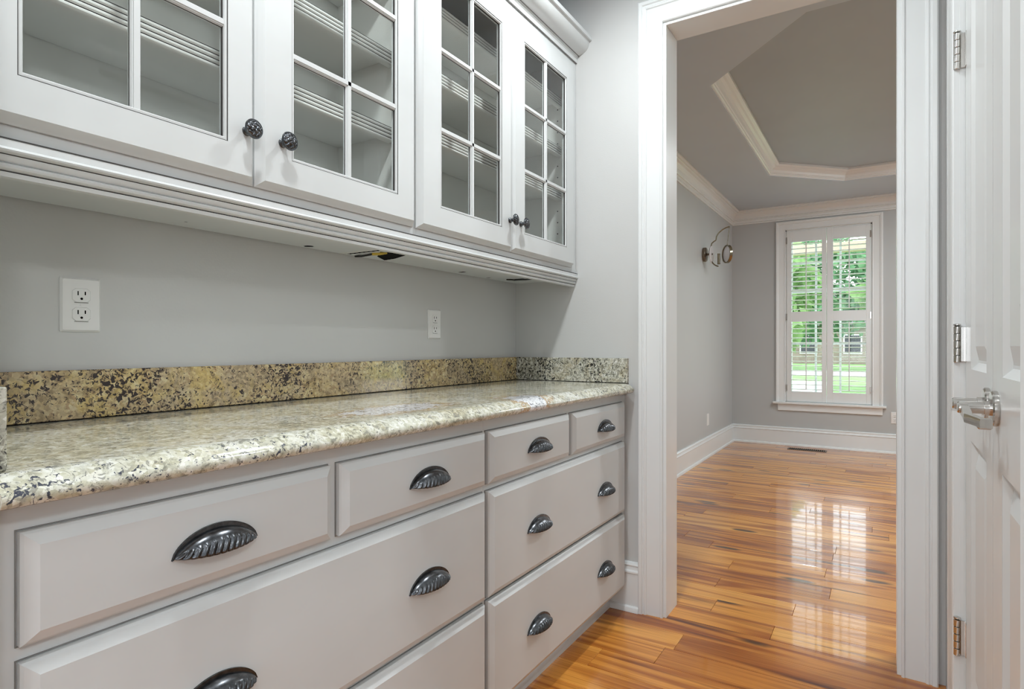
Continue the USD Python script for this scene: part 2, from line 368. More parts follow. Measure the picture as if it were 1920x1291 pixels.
granite('granite_grey', [(0.30, (0.20, 0.19, 0.15)), (0.42, (0.46, 0.45, 0.38)), (0.55, (0.62, 0.61, 0.55)), (0.70, (0.78, 0.78, 0.74))], (0.50, 0.49, 0.42),
        [(0.0, (0.2, 0.2, 0.19)), (0.5, (0.5, 0.5, 0.48)), (1.0, (0.78, 0.78, 0.76))], (0.035, 0.035, 0.035), (0.15, 0.14, 0.11), (0.45, 0.34, 0.15), dark_at=0.600, vein_at=0.55, rust=0.35)

# ------------------------------------------------------------------ the setting
WB = 1.412          # face of the wall behind the counter
XE = 2.305          # pantry face of the end wall
XD = 2.440          # its dining room face
WD = 1.43           # dining room left wall
XF = 7.02           # dining room far wall
CZ = 2.565          # ceiling height
YR = -0.172         # right wall of the pantry
ROOM_R = -2.65      # dining room right wall
DY0, DY1, DZ = -0.055, 0.728, 2.335     # doorway opening
XL = 0.20           # right wall stops here, the kitchen opens behind the camera
KX, KY = -3.2, -3.0

obj('wall_back', box(KX, XD, WB, WB + 0.14, 0, CZ), 'wall_paint', label='plain pale grey wall behind the counter with two outlets', cat='wall', kind='structure')
obj('wall_end', wall_x(Polygon([(WB + .14, 0), (WB + .14, CZ), (ROOM_R - .1, CZ), (ROOM_R - .1, 0)]).difference(sbox(DY0, -0.1, DY1, DZ)), XE, XD), 'wall_paint',
    label='pale grey end wall pierced by the white cased doorway', cat='wall', kind='structure')
obj('wall_stub', box(0.13, 0.266, 0.862, WB, 0, CZ), 'wall_paint', label='short grey wall closing the near end of the cabinets', cat='wall', kind='structure')
DOOR_X0, DOOR_X1, DOOR_Z = 1.020, 1.890, 2.045
obj('wall_right', wall_y(sbox(XL, 0, XE, CZ).difference(sbox(DOOR_X0, -0.1, DOOR_X1, DOOR_Z)), YR - 0.12, YR), 'wall_paint', label='grey wall around the double closet doors', cat='wall', kind='structure')
obj('wall_closet', cat([box(XL, XE, YR - 0.80, YR - 0.75, 0, CZ), box(XL, XL + .05, YR - 0.75, YR - 0.12, 0, CZ)]), 'wall_paint', label='closet walls behind the double doors', cat='wall', kind='structure')
obj('wall_kitchen', cat([wall_x(sbox(KY, 0, WB + .14, CZ).difference(sbox(-0.6, 0.7, 0.9, 2.35)), KX - .1, KX), wall_y(sbox(KX - .1, 0, XE, CZ).difference(sbox(-2.9, 0.25, -1.9, 2.25)), KY - .1, KY)]), 'wall_paint', label='kitchen walls behind the camera', cat='wall', kind='structure')  # openings added to let sky light in from behind the camera
obj('wall_dining_left', box(XD, XF + .15, WD, WD + 0.13, 0, CZ + .2), 'dining_paint', label='warm grey dining room wall carrying the sconce', cat='wall', kind='structure')
W1 = (0.078, 0.880, 0.468, 2.312)       # window opening y0 y1 z0 z1
W2 = (-2.20, -1.398, 0.468, 2.312)  # unseen opening added to bring more daylight into the dining room
obj('wall_dining_far', wall_x(Polygon([(WD, 0), (WD, CZ + .2), (ROOM_R, CZ + .2), (ROOM_R, 0)]).difference(sbox(W1[0], W1[2], W1[1], W1[3])).difference(sbox(W2[0], W2[2], W2[1], W2[3])), XF, XF + 0.15),
    'dining_paint', label='warm grey dining room wall around the shuttered window', cat='wall', kind='structure')
RW = ((5.3, 6.2),)  # unseen window opening added on the right wall for daylight
g = sbox(XD, 0, XF + .15, CZ + .2)
for a, b in RW: g = g.difference(sbox(a, 0.468, b, 2.312))
obj('wall_dining_right', wall_y(g, ROOM_R - .13, ROOM_R), 'dining_paint', label='dining room right wall with one added window opening', cat='wall', kind='structure')
obj('ceiling', slab(sbox(KX - .1, KY - .1, XD, WB + .14), CZ, CZ + 0.1), 'ceiling_paint', label='pantry and kitchen ceiling', cat='ceiling', kind='structure')
# dining room tray ceiling: octagon recess
TX0, TX1, TY0, TY1, TC = 2.97, 6.20, -2.03, 0.838, 0.55
octo = [(TX0 + TC, TY1), (TX1 - TC, TY1), (TX1, TY1 - TC), (TX1, TY0 + TC), (TX1 - TC, TY0), (TX0 + TC, TY0), (TX0, TY0 + TC), (TX0, TY1 - TC)]
TRAY = 0.10
ceil2 = thing('ceiling', 'grey dining room ceiling with a shallow octagonal tray', 'ceiling', kind='structure')
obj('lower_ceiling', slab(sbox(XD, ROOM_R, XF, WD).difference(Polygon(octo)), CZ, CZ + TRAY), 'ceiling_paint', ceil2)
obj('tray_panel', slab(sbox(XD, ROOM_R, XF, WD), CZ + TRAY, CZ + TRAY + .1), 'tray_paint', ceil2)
crown2 = [(0.0, CZ + 0.004), (0.006, CZ + 0.004), (0.008, CZ + 0.010), (0.015, CZ + 0.013), (0.015, CZ + 0.024)] + [(0.070 - 0.050 * math.cos(math.radians(a)), CZ + 0.020 + 0.052 * math.sin(math.radians(a))) for a in (10, 30, 50, 70, 85)] + [(0.074, CZ + 0.076), (0.084, CZ + 0.082), (0.084, CZ + TRAY - 0.0005), (0.0, CZ + TRAY - 0.0005)]
obj('tray_moulding', sweep(octo, crown2, closed=True, side=-1), 'trim_paint', ceil2, smooth=12, label='white crown moulding around the tray')

# floor: boards run across (along y), 127 mm wide; joints every so often
floor = thing('floor', 'glossy heart pine board floor running across pantry and dining room', 'floor', kind='structure')
obj('subfloor', box(KX - .1, XF + .15, KY - .1, WD + .13, -0.06, -0.019), 'subfloor', floor)
BW, X0 = 0.127, 1.823
fixed = {1: [0.835], 2: [0.650], 4: [], 5: [0.345], 8: [0.628], 9: [0.187], 10: [0.625], 7: [0.30]}
def board(x0, x1, y0, y1):
    dz = rng.uniform(-0.0004, 0.0004); t = rng.uniform(-0.0003, 0.0003)
    r = lambda d, z, a=0: [(x0 + d, y0 + d, z - a), (x1 - d, y0 + d, z + a), (x1 - d, y1 - d, z + a), (x0 + d, y1 - d, z - a)]
    return loft([r(0.0004, -0.019), r(0.0004, dz - 0.0012), r(0.0012, dz, t)])
rest = []
for row in range(-40, 42):
    xa, xb = X0 + (row - 1) * BW, X0 + row * BW
    if xa > XF: break
    if xb > XF + .02: xb = XF + .02
    if xa < KX: continue
    dining = xb > XD + 0.02
    inside_door = XE - 0.03 < (xa + xb) / 2 < XD + 0.03
    y1 = WD if dining else WB
    y0 = ROOM_R if dining else (YR - .1 if xa > XL else KY)
    seen = xa > 0.9
    cuts = []
    y = y0 + rng.uniform(0.15, 1.2)
    while y < y1 - 0.25:
        cuts.append(y); y += rng.uniform(0.55, 1.9)
    if row in fixed:
        cuts = [c for c in cuts if all(abs(c - q) > 0.45 for q in fixed[row]) and not -0.1 < c < 0.95] + fixed[row]
    e = [y0] + sorted(cuts) + [y1]
    for a, b in zip(e, e[1:]):
        bm = board(xa, xb, a, b)
        if seen and b > -0.55: obj('board', bm, 'heart_pine', floor)
        else: rest.append(bm)
obj('floor_boards', cat(rest), 'heart_pine', floor, kind='stuff')

# baseboards, crown and casings
bb = [(0, 0), (0.030, 0), (0.030, 0.008), (0.027, 0.018), (0.019, 0.022), (0.017, 0.022), (0.017, 0.150), (0.021, 0.154), (0.021, 0.160), (0.015, 0.166), (0.013, 0.178), (0.016, 0.184), (0.011, 0.192), (0, 0.195)]
def base(name, path, label, prof=bb, side=1, closed=False):
    return obj(name, sweep(path, prof, closed=closed, side=side), 'trim_paint', smooth=25, label=label, cat='baseboard', kind='structure')
base('baseboard_end', [(XE, 0.823), (XE, 0.96)], 'short white baseboard between base cabinet and doorway casing', side=1)
base('baseboard_dining', [(XD, DY1 + .1), (XD, WD), (XF, WD), (XF, ROOM_R), (XD, ROOM_R), (XD, DY0 - .1)], 'tall white baseboard around the dining room', side=-1)
crown = [(0, 2.421), (0.010, 2.421), (0.013, 2.432), (0.009, 2.436), (0.016, 2.440), (0.016, 2.462), (0.026, 2.463), (0.028, 2.470), (0.022, 2.474), (0.026, 2.478)] + [(0.082 - 0.056 * math.cos(math.radians(a)), 2.478 + 0.060 * math.sin(math.radians(a))) for a in (8, 25, 42, 60, 78)] + [(0.074, 2.540), (0.074, 2.547), (0.086, 2.548), (0.096, 2.553), (0.096, 2.5645), (0, 2.5645)]
obj('trim_1', sweep([(XD, ROOM_R), (XD, WD), (XF, WD), (XF, ROOM_R)], crown, closed=True, side=-1), 'trim_paint', smooth=12, label='white two-step crown moulding around the dining room', cat='crown moulding', kind='structure')
case = [(0, 0), (0, 0.013), (0.003, 0.016), (0.008, 0.016), (0.010, 0.012), (0.060, 0.014), (0.063, 0.0145), (0.066, 0.019), (0.072, 0.021), (0.075, 0.0185), (0.079, 0.0185), (0.082, 0.024), (0.093, 0.025), (0.097, 0.022), (0.097, 0)]
door_path = [(DY1, 0.0), (DY1, DZ), (DY0, DZ), (DY0, 0.0)]
dt = thing('trim_2', 'wide white moulded casing and jambs of the dining room doorway', 'door casing', kind='structure')
obj('casing', sweep(door_path, case, to3=lambda u, v, w: (XE - w, u, v), side=1 if False else -1), 'trim_paint', dt, smooth=25)
obj('casing', sweep(door_path, case, to3=lambda u, v, w: (XD + w, u, v), side=-1), 'trim_paint', dt, smooth=25)
obj('jamb', cat([cbox(XE - .004, XD + .004, DY1 - .012, DY1 + .004, 0, DZ + .004, .001), cbox(XE - .004, XD + .004, DY0 - .004, DY0 + .012, 0, DZ + .004, .001), cbox(XE - .004, XD + .004, DY0 + .012, DY1 - .012, DZ - .012, DZ + .004, .001)]), 'trim_paint', dt)

# ------------------------------------------------------------------ double closet doors in the right wall
dc = thing('trim_3', 'white casing around the double closet doors', 'door casing', kind='structure')
obj('casing', sweep([(DOOR_X0, 0), (DOOR_X0, DOOR_Z), (DOOR_X1, DOOR_Z), (DOOR_X1, 0)], [(0, 0), (0, 0.014), (0.004, 0.017), (0.010, 0.014), (0.060, 0.016), (0.072, 0.021), (0.090, 0.021), (0.090, 0)], to3=lambda u, v, w: (u, YR + w, v), side=1), 'trim_paint', dc, smooth=25)
obj('jamb', cat([box(DOOR_X1 - .001, DOOR_X1 + .012, YR - .12, YR + .002, 0, DOOR_Z), box(DOOR_X0 - .012, DOOR_X0 + .001, YR - .12, YR + .002, 0, DOOR_Z), box(DOOR_X0 - .012, DOOR_X1 + .012, YR - .12, YR + .002, DOOR_Z - .001, DOOR_Z + .012)]), 'trim_paint', dc)
YD = -0.182
MEET = 1.456
def panel_door(name, x0, x1, label, hinge_x, sgn):
    d = thing(name, label, 'door', kind='structure')
    z0, z1 = 0.012, DOOR_Z - .004
    st = 0.098 if sgn > 0 else 0.106
    a, b = (x0 + 0.082, x1 - 0.100) if sgn > 0 else (x0 + 0.100, x1 - 0.100)
    holes = [(a, b, 1.010, 1.93), (a, b, 0.24, 0.838)]
    g = sbox(x0, z0, x1, z1)
    for p, q, r, s in holes: g = g.difference(sbox(p, r, q, s))
    obj('leaf', wall_y(g, YD - .035, YD), 'door_paint', d)
    for p, q, r, s in holes:
        rings = [rect(p - .002, q + .002, r - .002, s + .002, YD - .030), rect(p, q, r, s, YD - .0005), rect(p + .012, q - .012, r + .012, s - .012, YD - .010), rect(p + .016, q - .016, r + .016, s - .016, YD - .013),
                 rect(p + .022, q - .022, r + .022, s - .022, YD - .013), rect(p + .055, q - .055, r + .055, s - .055, YD - .003)]
        obj('panel', loft(rings), 'door_paint', d)
    # hinges
    for k, zc in enumerate((0.325, 1.070, 1.815)):
        h = obj('hinge', cat([cbox(hinge_x - .002, hinge_x + .002, YD - .004, YD + .011, zc - .044, zc + .044, .0008), cbox(hinge_x - .014, hinge_x, YD - .001, YD + .002, zc - .044, zc + .044, .0008) if sgn > 0 else cbox(hinge_x, hinge_x + .03, YD - .001, YD + .002, zc - .044, zc + .044, .0008)]), 'nickel', d)
        for j in range(5):
            zz = zc - 0.046 + j * 0.0184
            obj('knuckle', lathe([(0.0065, zz), (0.0075, zz + .001), (0.0075, zz + .0170), (0.0065, zz + .0178)], 14, 'z', (hinge_x, YD + .018, 0)), 'nickel', h, smooth=40)
        obj('pin', lathe([(0.004, zc + .046), (0.008, zc + .048), (0.008, zc + .051), (0.003, zc + .053)], 14, 'z', (hinge_x, YD + .018, 0)), 'nickel', h, smooth=40)
    hx = x0 + 0.042 if sgn > 0 else x1 - 0.052
    hz = 0.950
    obj('rose', lathe([(0.0, 0), (0.032, 0), (0.033, 0.002), (0.033, 0.008), (0.030, 0.0105), (0.0135, 0.011), (0.0135, 0.020), (0.0, 0.020)], 32, 'y', (hx, YD, hz)), 'nickel', d, smooth=30)
    L = 0.095
    pts = [(hx, YD + .018, hz), (hx, YD + .040, hz)]
    lv = [lathe([(0.011, 0.018), (0.011, 0.058), (0.0095, 0.060), (0, 0.060)], 20, 'y', (hx, YD, hz))]
    bar = []
    n = 12
    for i in range(n + 1):
        u = i / n
        xx = hx + sgn * (-.008 + u * (L + .008))
        yy = YD + .050 - .010 * max(0, u - .75) / .25 * 2
        drop = -0.002 - 0.017 * u ** 1.5
        hh = 0.0095 - 0.002 * u
        bar.append([(xx, yy - .006, hz + drop - hh), (xx, yy + .006, hz + drop - hh), (xx, yy + .007, hz + drop), (xx, yy + .006, hz + drop + hh), (xx, yy - .006, hz + drop + hh), (xx, yy - .007, hz + drop)])
    lv.append(loft(bar))
    xx = hx + sgn * L
    lv.append(cbox(min(xx - sgn * .0015, xx - sgn * .014), max(xx - sgn * .0015, xx - sgn * .014), YD + .018, YD + .040, hz - .030, hz - .010, .003))
    obj('lever', cat(lv), 'nickel', d, smooth=30, label='polished nickel lever handle')
    return d
d1 = panel_door('door_1', MEET + .0015, DOOR_X1 - .003, 'white panelled closet door farther from camera, hinged beside the doorway', DOOR_X1 - .004, 1)
d2 = panel_door('door_2', DOOR_X0 + .003, MEET - .0015, 'white panelled closet door nearest the camera at the right edge', DOOR_X0 + .004, -1)
obj('catch', cbox(1.715, 1.745, YD, YD + .010, 1.992, 2.012, .001), 'nickel', d1)

# ------------------------------------------------------------------ upper glass-front cabinets
YF = 1.109          # face frame front
def bead_ring(x0, x1, z0, z1, y, w=0.006, h=0.004):
    return loft([rect(x0, x1, z0, z1, y + h), rect(x0, x1, z0, z1, y + .001), rect(x0 + w * .3, x1 - w * .3, z0 + w * .3, z1 - w * .3, y - .0003), rect(x0 + w * .7, x1 - w * .7, z0 + w * .7, z1 - w * .7, y - .0003), rect(x0 + w, x1 - w, z0 + w, z1 - w, y + .002), rect(x0 + w, x1 - w, z0 + w, z1 - w, y + h)], loop=True)
def line_ring(x0, x1, z0, z1, y, w=0.0016, d=0.003):
    return loft([rect(x0, x1, z0, z1, y + d), rect(x0, x1, z0, z1, y), rect(x0 + w, x1 - w, z0 + w, z1 - w, y), rect(x0 + w, x1 - w, z0 + w, z1 - w, y + d)], loop=True)

def knob(x, z, parent, rot):
    at = np.array((x, 1.087, z))
    stem = lathe([(0.0, -.001), (0.0095, -.001), (0.0095, 0.003), (0.0062, 0.006), (0.0056, 0.014), (0.009, 0.019), (0.0185, 0.0225), (0.0198, 0.0245), (0.0190, 0.0265), (0.0172, 0.0265)], 28, 'y', (0, 0, 0), -1)
    rings = []
    c, s = math.cos(rot), math.sin(rot)
    NR, NA, R = 26, 72, 0.0176
    for i in range(NR):
        r = R * (1 - i / (NR - 1)) + 1e-5
        ring = []
        for k in range(NA):
            q = 2 * math.pi * k / NA
            u, v = r * math.cos(q), r * math.sin(q)
            a, b = (u * c - v * s) / 0.0082, (u * s + v * c) / 0.0082
            ia, ib = math.floor(a), math.floor(b)
            fa, fb = a - ia - .5, b - ib - .5
            hgt = math.cos(math.pi * fb) ** .7 * (0.75 + .25 * math.cos(math.pi * fa)) if (ia + ib) % 2 else math.cos(math.pi * fa) ** .7 * (0.75 + .25 * math.cos(math.pi * fb))
            edge = min(1, (R - r) / 0.0015)
            ring.append((u, -(0.0255 + 0.0055 * (1 - (r / R) ** 2) + 0.0030 * (hgt - .4) * edge), v))
        rings.append(ring)
    dome = loft(rings, cap0=True, cap1=True)
    m = cat([stem, dome]); m.apply_translation(at)
    return obj('knob', m, 'pewter', parent, smooth=45, label='dark pewter knob with basket-weave face')

def glass_door(parent, x0, x1, gx0, gx1, knob_x, rot, label, gz=(1.4665, 2.157), mz=(1.697, 1.931)):
    z0, z1 = 1.395, 2.232
    yb, yf, b = 1.1085, 1.087, 0.014
    outer = [rect(x0, x1, z0, z1, yb), rect(x0, x1, z0, z1, yb - .005), rect(x0 + b * .35, x1 - b * .35, z0 + b * .35, z1 - b * .35, yb - .009), rect(x0 + b * .75, x1 - b * .75, z0 + b * .75, z1 - b * .75, yf + .004), rect(x0 + b, x1 - b, z0 + b, z1 - b, yf)]
    inner = [rect(gx0, gx1, gz[0], gz[1], yf), rect(gx0, gx1, gz[0], gz[1], yb)]
    d = obj('door', loft(outer + inner, loop=True), 'cabinet_paint', parent, smooth=20, label=label)
    obj('glaze_line', cat([line_ring(gx0, gx1, gz[0], gz[1], yf + .0015), line_ring(gx0 + .0074, gx1 - .0074, gz[0] + .0074, gz[1] - .0074, yf + .006, .0012)]), 'glaze', d)
    obj('glazing_bead', bead_ring(gx0 + .0014, gx1 - .0014, gz[0] + .0014, gz[1] - .0014, yf + .001, .0062, .016), 'cabinet_paint', d, smooth=40)
    xm = (gx0 + gx1) / 2
    def bar(vertical, c, a, b2):
        w = 0.0088
        prof = [(-w, yf + .015), (-w, yf + .008), (-w + .0018, yf + .0045), (-w + .0035, yf + .0045), (-w + .0042, yf + .0020), (w - .0042, yf + .0020), (w - .0035, yf + .0045), (w - .0018, yf + .0045), (w, yf + .008), (w, yf + .015)]
        if vertical: return prism([(c + p, y) for p, y in prof], 'z', a, b2)
        return prism([(y, c + p) for p, y in prof], 'x', a, b2)
    obj('muntin', bar(True, xm, gz[0] + .004, gz[1] - .004), 'cabinet_paint', d)
    for zc in mz: obj('muntin', bar(False, zc, gx0 + .004, gx1 - .004), 'cabinet_paint', d)
    ms = []
    zs = [gz[0]] + list(mz) + [gz[1]]
    for i in range(3):
        for k in range(2):
            p = gx0 + .008 if k == 0 else xm + .0085
            q = xm - .0085 if k == 0 else gx1 - .008
            r = zs[i] + (.008 if i == 0 else .0085); s = zs[i + 1] - (.008 if i == 2 else .0085)
            obj('pane', box(p - .003, q + .003, yf + .0105, yf + .0135, r - .003, s + .003), 'pane_glass', d)
            ms.append(line_ring(p - .0006, q + .0006, r - .0006, s + .0006, yf + .0085, .0013, .0025))
    obj('glaze_edge', cat(ms), 'glaze', d)
    knob(knob_x, 1.498, d, rot)
    return d

def reed_shelf(parent, x0, x1, zt, y0=1.165):
    h, n = 0.040, 4
    prof = [(1.388, zt - .016), (1.388, zt)]
    prof += [(y0 + .004, zt)]
    for k in range(n):
        zc = zt - (k + .5) * h / n
        prof += [(y0 + .004 - .0046 * math.cos(math.radians(a)), zc + .0044 * math.sin(math.radians(a))) for a in (80, 50, 20, -20, -50, -80)]
    prof += [(y0 + .006, zt - h), (y0 + .018, zt - h), (y0 + .018, zt - .016)]
    s = obj('shelf', prism(prof, 'x', x0, x1), 'interior_paint', parent, smooth=35, label='shelf with reeded white front edge')
    g = []
    for k in range(n + 1):
        zz = zt - k * h / n
        g.append(box(x0 + .001, x1 - .001, y0 + .0022, y0 + .0045, zz - .0009, zz + .0009))
    obj('glaze_line', cat(g[1:4] + [g[0]]), 'glaze', s)
    return s

def wall_cabinet(x0, x1, ix0, ix1, label, shelves, doors, holes=None):
    c = thing('wall_cabinet', label, 'wall cabinet')
    ZB, ZT = 1.345, 2.292
    obj('face_frame', loft([rect(x0, x1, ZB, ZT, YF), rect(x0, x1, ZB, ZT, YF + .020), rect(x0 + .055, x1 - .055, 1.448, 2.180, YF + .020), rect(x0 + .055, x1 - .055, 1.448, 2.180, YF)], loop=True), 'cabinet_paint', c)
    obj('side_panel', box(x0, ix0, YF + .0202, 1.405, ZB + .003, ZT), 'interior_paint', c)
    sp = box(ix1, x1, YF + .0202, 1.405, ZB + .003, ZT)
    s = obj('side_panel', sp, 'interior_paint', c)
    pins = []
    for z in (np.arange(1.50, 2.16, 0.0485) if x1 > 2 else []):
        for y in (1.185, 1.365):
            pins.append(lathe([(0, 0), (0.0028, 0), (0.0028, 0.0012), (0, 0.0012)], 10, 'x', (ix1 - .0006, y, z)))
    if pins: obj('pin_hole', cat(pins), 'slot_dark', s, kind='stuff')
    obj('back_panel', box(ix0, ix1, 1.390, 1.405, ZB + .003, ZT), 'interior_paint', c)
    obj('top_panel', box(ix0, ix1, YF + .0202, 1.390, ZT - .02, ZT), 'interior_paint', c)
    obj('bottom_panel', box(ix0, ix1, YF + .0202, 1.390, 1.400, 1.415), 'interior_paint', c)
    g = sbox(ix0, YF + .0202, ix1, 1.389)
    for h in holes or []: g = g.difference(h)
    obj('underside', slab(g, 1.345, 1.3458), 'cabinet_paint', c)
    obj('cavity', slab(sbox(ix0 + .01, 1.15, ix1 - .01, 1.389), 1.3464, 1.350), 'slot_dark', c)  # black sheet painting in the darkness behind the cable holes
    for zt in shelves: reed_shelf(c, ix0 + .001, ix1 - .001, zt)
    for a in doors: glass_door(c, *a)
    return c
def ragged(cx, cy, rx, ry, seed, n=12):
    r = np.random.default_rng(seed)
    return Polygon([(cx + rx * r.uniform(.65, 1.1) * math.cos(2 * math.pi * k / n), cy + ry * r.uniform(.65, 1.1) * math.sin(2 * math.pi * k / n)) for k in range(n)])
wall_cabinet(0.267, 1.2635, 0.285, 1.247, 'near white wall cabinet with six-pane glass doors above the left outlet', (1.677, 1.890, 2.10),
    [(0.2855, 0.7635, 0.363, 0.698, 0.7375, 0.5, 'leftmost glass door'), (0.7665, 1.2575, 0.846, 1.1815, 0.822, 0.9, 'glass door right of the pair of knobs')],
    [ragged(1.118, 1.365, .015, .019, 1), ragged(0.753, 1.333, .005, .004, 2)])
wall_cabinet(1.2645, 2.3045, 1.283, 2.283, 'far white wall cabinet with six-pane glass doors beside the end wall', (1.728, 1.916, 2.126),
    [(1.2705, 1.7595, 1.359, 1.690, 1.7385, 0.3, 'glass door left of its cabinet'), (1.7625, 2.253, 1.836, 2.177, 1.811, 0.7, 'glass door nearest the end wall')],
    [Polygon([(1.294, 1.262), (1.376, 1.22), (1.424, 1.325), (1.434, 1.380), (1.36, 1.34)]), ragged(1.815, 1.348, .014, .022, 3), ragged(2.026, 1.372, .009, .014, 4), ragged(2.130, 1.285, .014, .034, 5)])
# light rail under, crown above
rail = [(1.129, 1.372), (1.101, 1.372), (1.1005, 1.361)] + [(1.1025 - .0055 * math.cos(math.radians(a)), 1.3565 + .0045 * math.sin(math.radians(a))) for a in (70, 35, 0, -35, -70)] + [(1.1055, 1.3512), (1.1055, 1.3495), (1.1075, 1.345), (1.1105, 1.3415), (1.1140, 1.3400)] + \
       [(1.1140 - .0060 * math.cos(math.radians(a)), 1.3345 + .0050 * math.sin(math.radians(a))) for a in (70, 35, 0, -35, -70)] + [(1.1175, 1.3285), (1.1175, 1.3270), (1.1150, 1.3265), (1.1160, 1.3195), (1.1200, 1.3185), (1.129, 1.3185)]
lr = thing('light_rail', 'white reeded light rail moulding under both wall cabinets', 'moulding')
obj('rail', prism(rail, 'x', 0.267, 2.3045), 'cabinet_paint', lr, smooth=30)
obj('glaze_line', cat([box(0.267, 2.3040, 1.1003, 1.112, 1.3722, 1.3742), box(0.267, 2.304, 1.1050, 1.109, 1.3499, 1.3512), box(0.267, 2.304, 1.1165, 1.120, 1.3272, 1.3283)]), 'glaze', lr)
cr = [(1.1085, 2.270), (1.1035, 2.270), (1.1025, 2.286), (1.0985, 2.290), (1.0975, 2.296), (1.0935, 2.299)] + [(1.0460 + 0.046 * (1 - math.sin(math.radians(a))) , 2.344 - 0.043 * math.cos(math.radians(a))) for a in (8, 25, 42, 60, 80)] + [(1.0450, 2.3445), (1.0430, 2.3450), (1.0400, 2.3470), (1.0345, 2.3480), (1.0345, 2.3640), (1.1085, 2.3640)]
ct = thing('cabinet_crown', 'white cove crown moulding along the top of the wall cabinets', 'moulding')
obj('crown', prism(cr, 'x', 0.267, 2.3045), 'cabinet_paint', ct, smooth=30)
obj('glaze_line', cat([box(0.267, 2.304, 1.0925, 1.098, 2.2973, 2.2990), box(0.267, 2.304, 1.0405, 1.046, 2.3462, 2.3477), box(0.267, 2.304, 1.1022, 1.108, 2.2685, 2.2700)]), 'soft_glaze', ct)
# loose wiring under the far cabinet
w = thing('undercabinet_cable', 'black cable with yellow sheath at the jagged hole under the cabinets', 'cable')
obj('cable', tube([(1.312, 1.385, 1.3435), (1.304, 1.350, 1.340), (1.300, 1.310, 1.341), (1.315, 1.285, 1.346), (1.33, 1.275, 1.3495)], .003, 8), 'cable_black', w, smooth=40)
obj('sheath', tube([(1.300, 1.300, 1.3435), (1.310, 1.280, 1.344), (1.325, 1.265, 1.3485)], .006, 8), 'yellow_sheath', w, smooth=40)
obj('undercabinet_cable', tube([(2.10, 1.33, 1.3438), (2.115, 1.30, 1.341), (2.125, 1.25, 1.341), (2.135, 1.20, 1.344), (2.14, 1.16, 1.345)], .003, 8), 'cable_black', smooth=40, label='short black cable stub under the cabinet near the end wall', cat='cable')

# ------------------------------------------------------------------ base cabinets
YBF = 0.889
def cup_pull(cx, z0, parent, yf=0.8675, W=0.138):
    NU, NV = 121, 22
    hw = W / 2
    out, inn = [], []
    for i in range(NU):
        u = -1 + 2 * i / (NU - 1)
        q = max(0.0, 1 - u * u)
        H = 0.030 * q ** 0.75; Pp = 0.027 * q ** 0.6
        ro, ri = [], []
        for k in range(NV):
            v = k / (NV - 1); a = v * math.pi / 2 * 1.08
            y = -Pp * math.sin(a) - .001; z = z0 + H * math.cos(a) - .001
            rope = 0.0
            if v > 0.52:
                e = min(1, (v - .52) / .08, (1.02 - v) / .06)
                rope = 0.0040 * e * (abs(math.sin(math.pi * (u * 6.5 + v * 1.9))) - .35) * min(1, q * 4)
            sc = 1 + rope / max(Pp, .004)
            ro.append((cx + u * hw * .965, yf + y * sc, z)); ri.append((cx + u * hw * .95, yf + y * .86 + .0005, z0 + (z - z0) * .86 - .0005))
        out.append(ro); inn.append(ri)
    rings = [np.array(o + i[::-1]) for o, i in zip(out, inn)]
    shell = loft(rings)
    fl = []
    n = 40
    top = [(cx + (-1 + 2 * k / n) * hw, z0 - .003 + 0.0385 * max(0, 1 - (-1 + 2 * k / n) ** 2) ** .62) for k in range(n + 1)]
    bot = [(cx + (-1 + 2 * k / n) * hw * .96, z0 - .002 + 0.0245 * max(0, 1 - (-1 + 2 * k / n) ** 2) ** .8) for k in range(n + 1)]
    fl = prism(top + bot[::-1], 'y', yf - .0030, yf + .0008)
    return obj('cup_pull', cat([shell, fl]), 'pewter', parent, smooth=40, label='dark pewter cup pull with rope edge')

def drawer(parent, x0, x1, z0, z1, pulls, label):
    yb, y1, yf, b = YBF - .0005, YBF - .010, 0.868, 0.0165
    rings = [rect(x0, x1, z0, z1, yb), rect(x0, x1, z0, z1, y1), rect(x0 + .003, x1 - .003, z0 + .003, z1 - .003, y1 - .003), rect(x0 + b, x1 - b, z0 + b, z1 - b, yf)]
    d = obj('drawer', loft(rings), 'cabinet_paint', parent, label=label)
    obj('glaze_line', loft([rect(x0 - .0022, x1 + .0022, z0 - .0022, z1 + .0022, yb - .0012), rect(x0 - .001, x1 + .001, z0 - .001, z1 + .001, yb - .0012), rect(x0 - .001, x1 + .001, z0 - .001, z1 + .001, yb + .0003), rect(x0 - .0022, x1 + .0022, z0 - .0022, z1 + .0022, yb + .0003)], loop=True), 'soft_glaze', d)
    for p, z in pulls: cup_pull(p, z, d)
    return d

def base_cabinet(x0, x1, label, spec):
    c = thing('base_cabinet', label, 'base cabinet')
    obj('face_frame', box(x0, x1, YBF, YBF + .02, 0.090, 0.876), 'cabinet_paint', c)
    obj('carcass', cat([box(x0, x1, YBF + .02, WB - .002, 0.090, 0.11), box(x0, x0 + .018, YBF + .02, WB - .002, 0.11, 0.876), box(x1 - .018, x1, YBF + .02, WB - .002, 0.11, 0.876), box(x0, x1, WB - .012, WB - .002, 0.11, 0.876)]), 'interior_paint', c)
    obj('toe_kick', box(x0, x1, 0.957, 0.972, 0.0, 0.090), 'cabinet_paint', c)
    for s in spec: drawer(c, *s)
    return c
base_cabinet(0.267, 1.288, 'near white drawer base cabinet under the left half of the counter', [
    (0.296, 0.770, 0.703, 0.841, [(0.538, 0.759)], 'top drawer at the far left'), (0.7915, 1.281, 0.703, 0.841, [(1.047, 0.758)], 'top drawer with one pull'),
    (0.296, 1.281, 0.404, 0.683, [(0.538, 0.528), (1.046, 0.528)], 'wide middle drawer'), (0.296, 1.281, 0.103, 0.392, [(0.538, 0.234), (1.046, 0.234)], 'wide bottom drawer')])
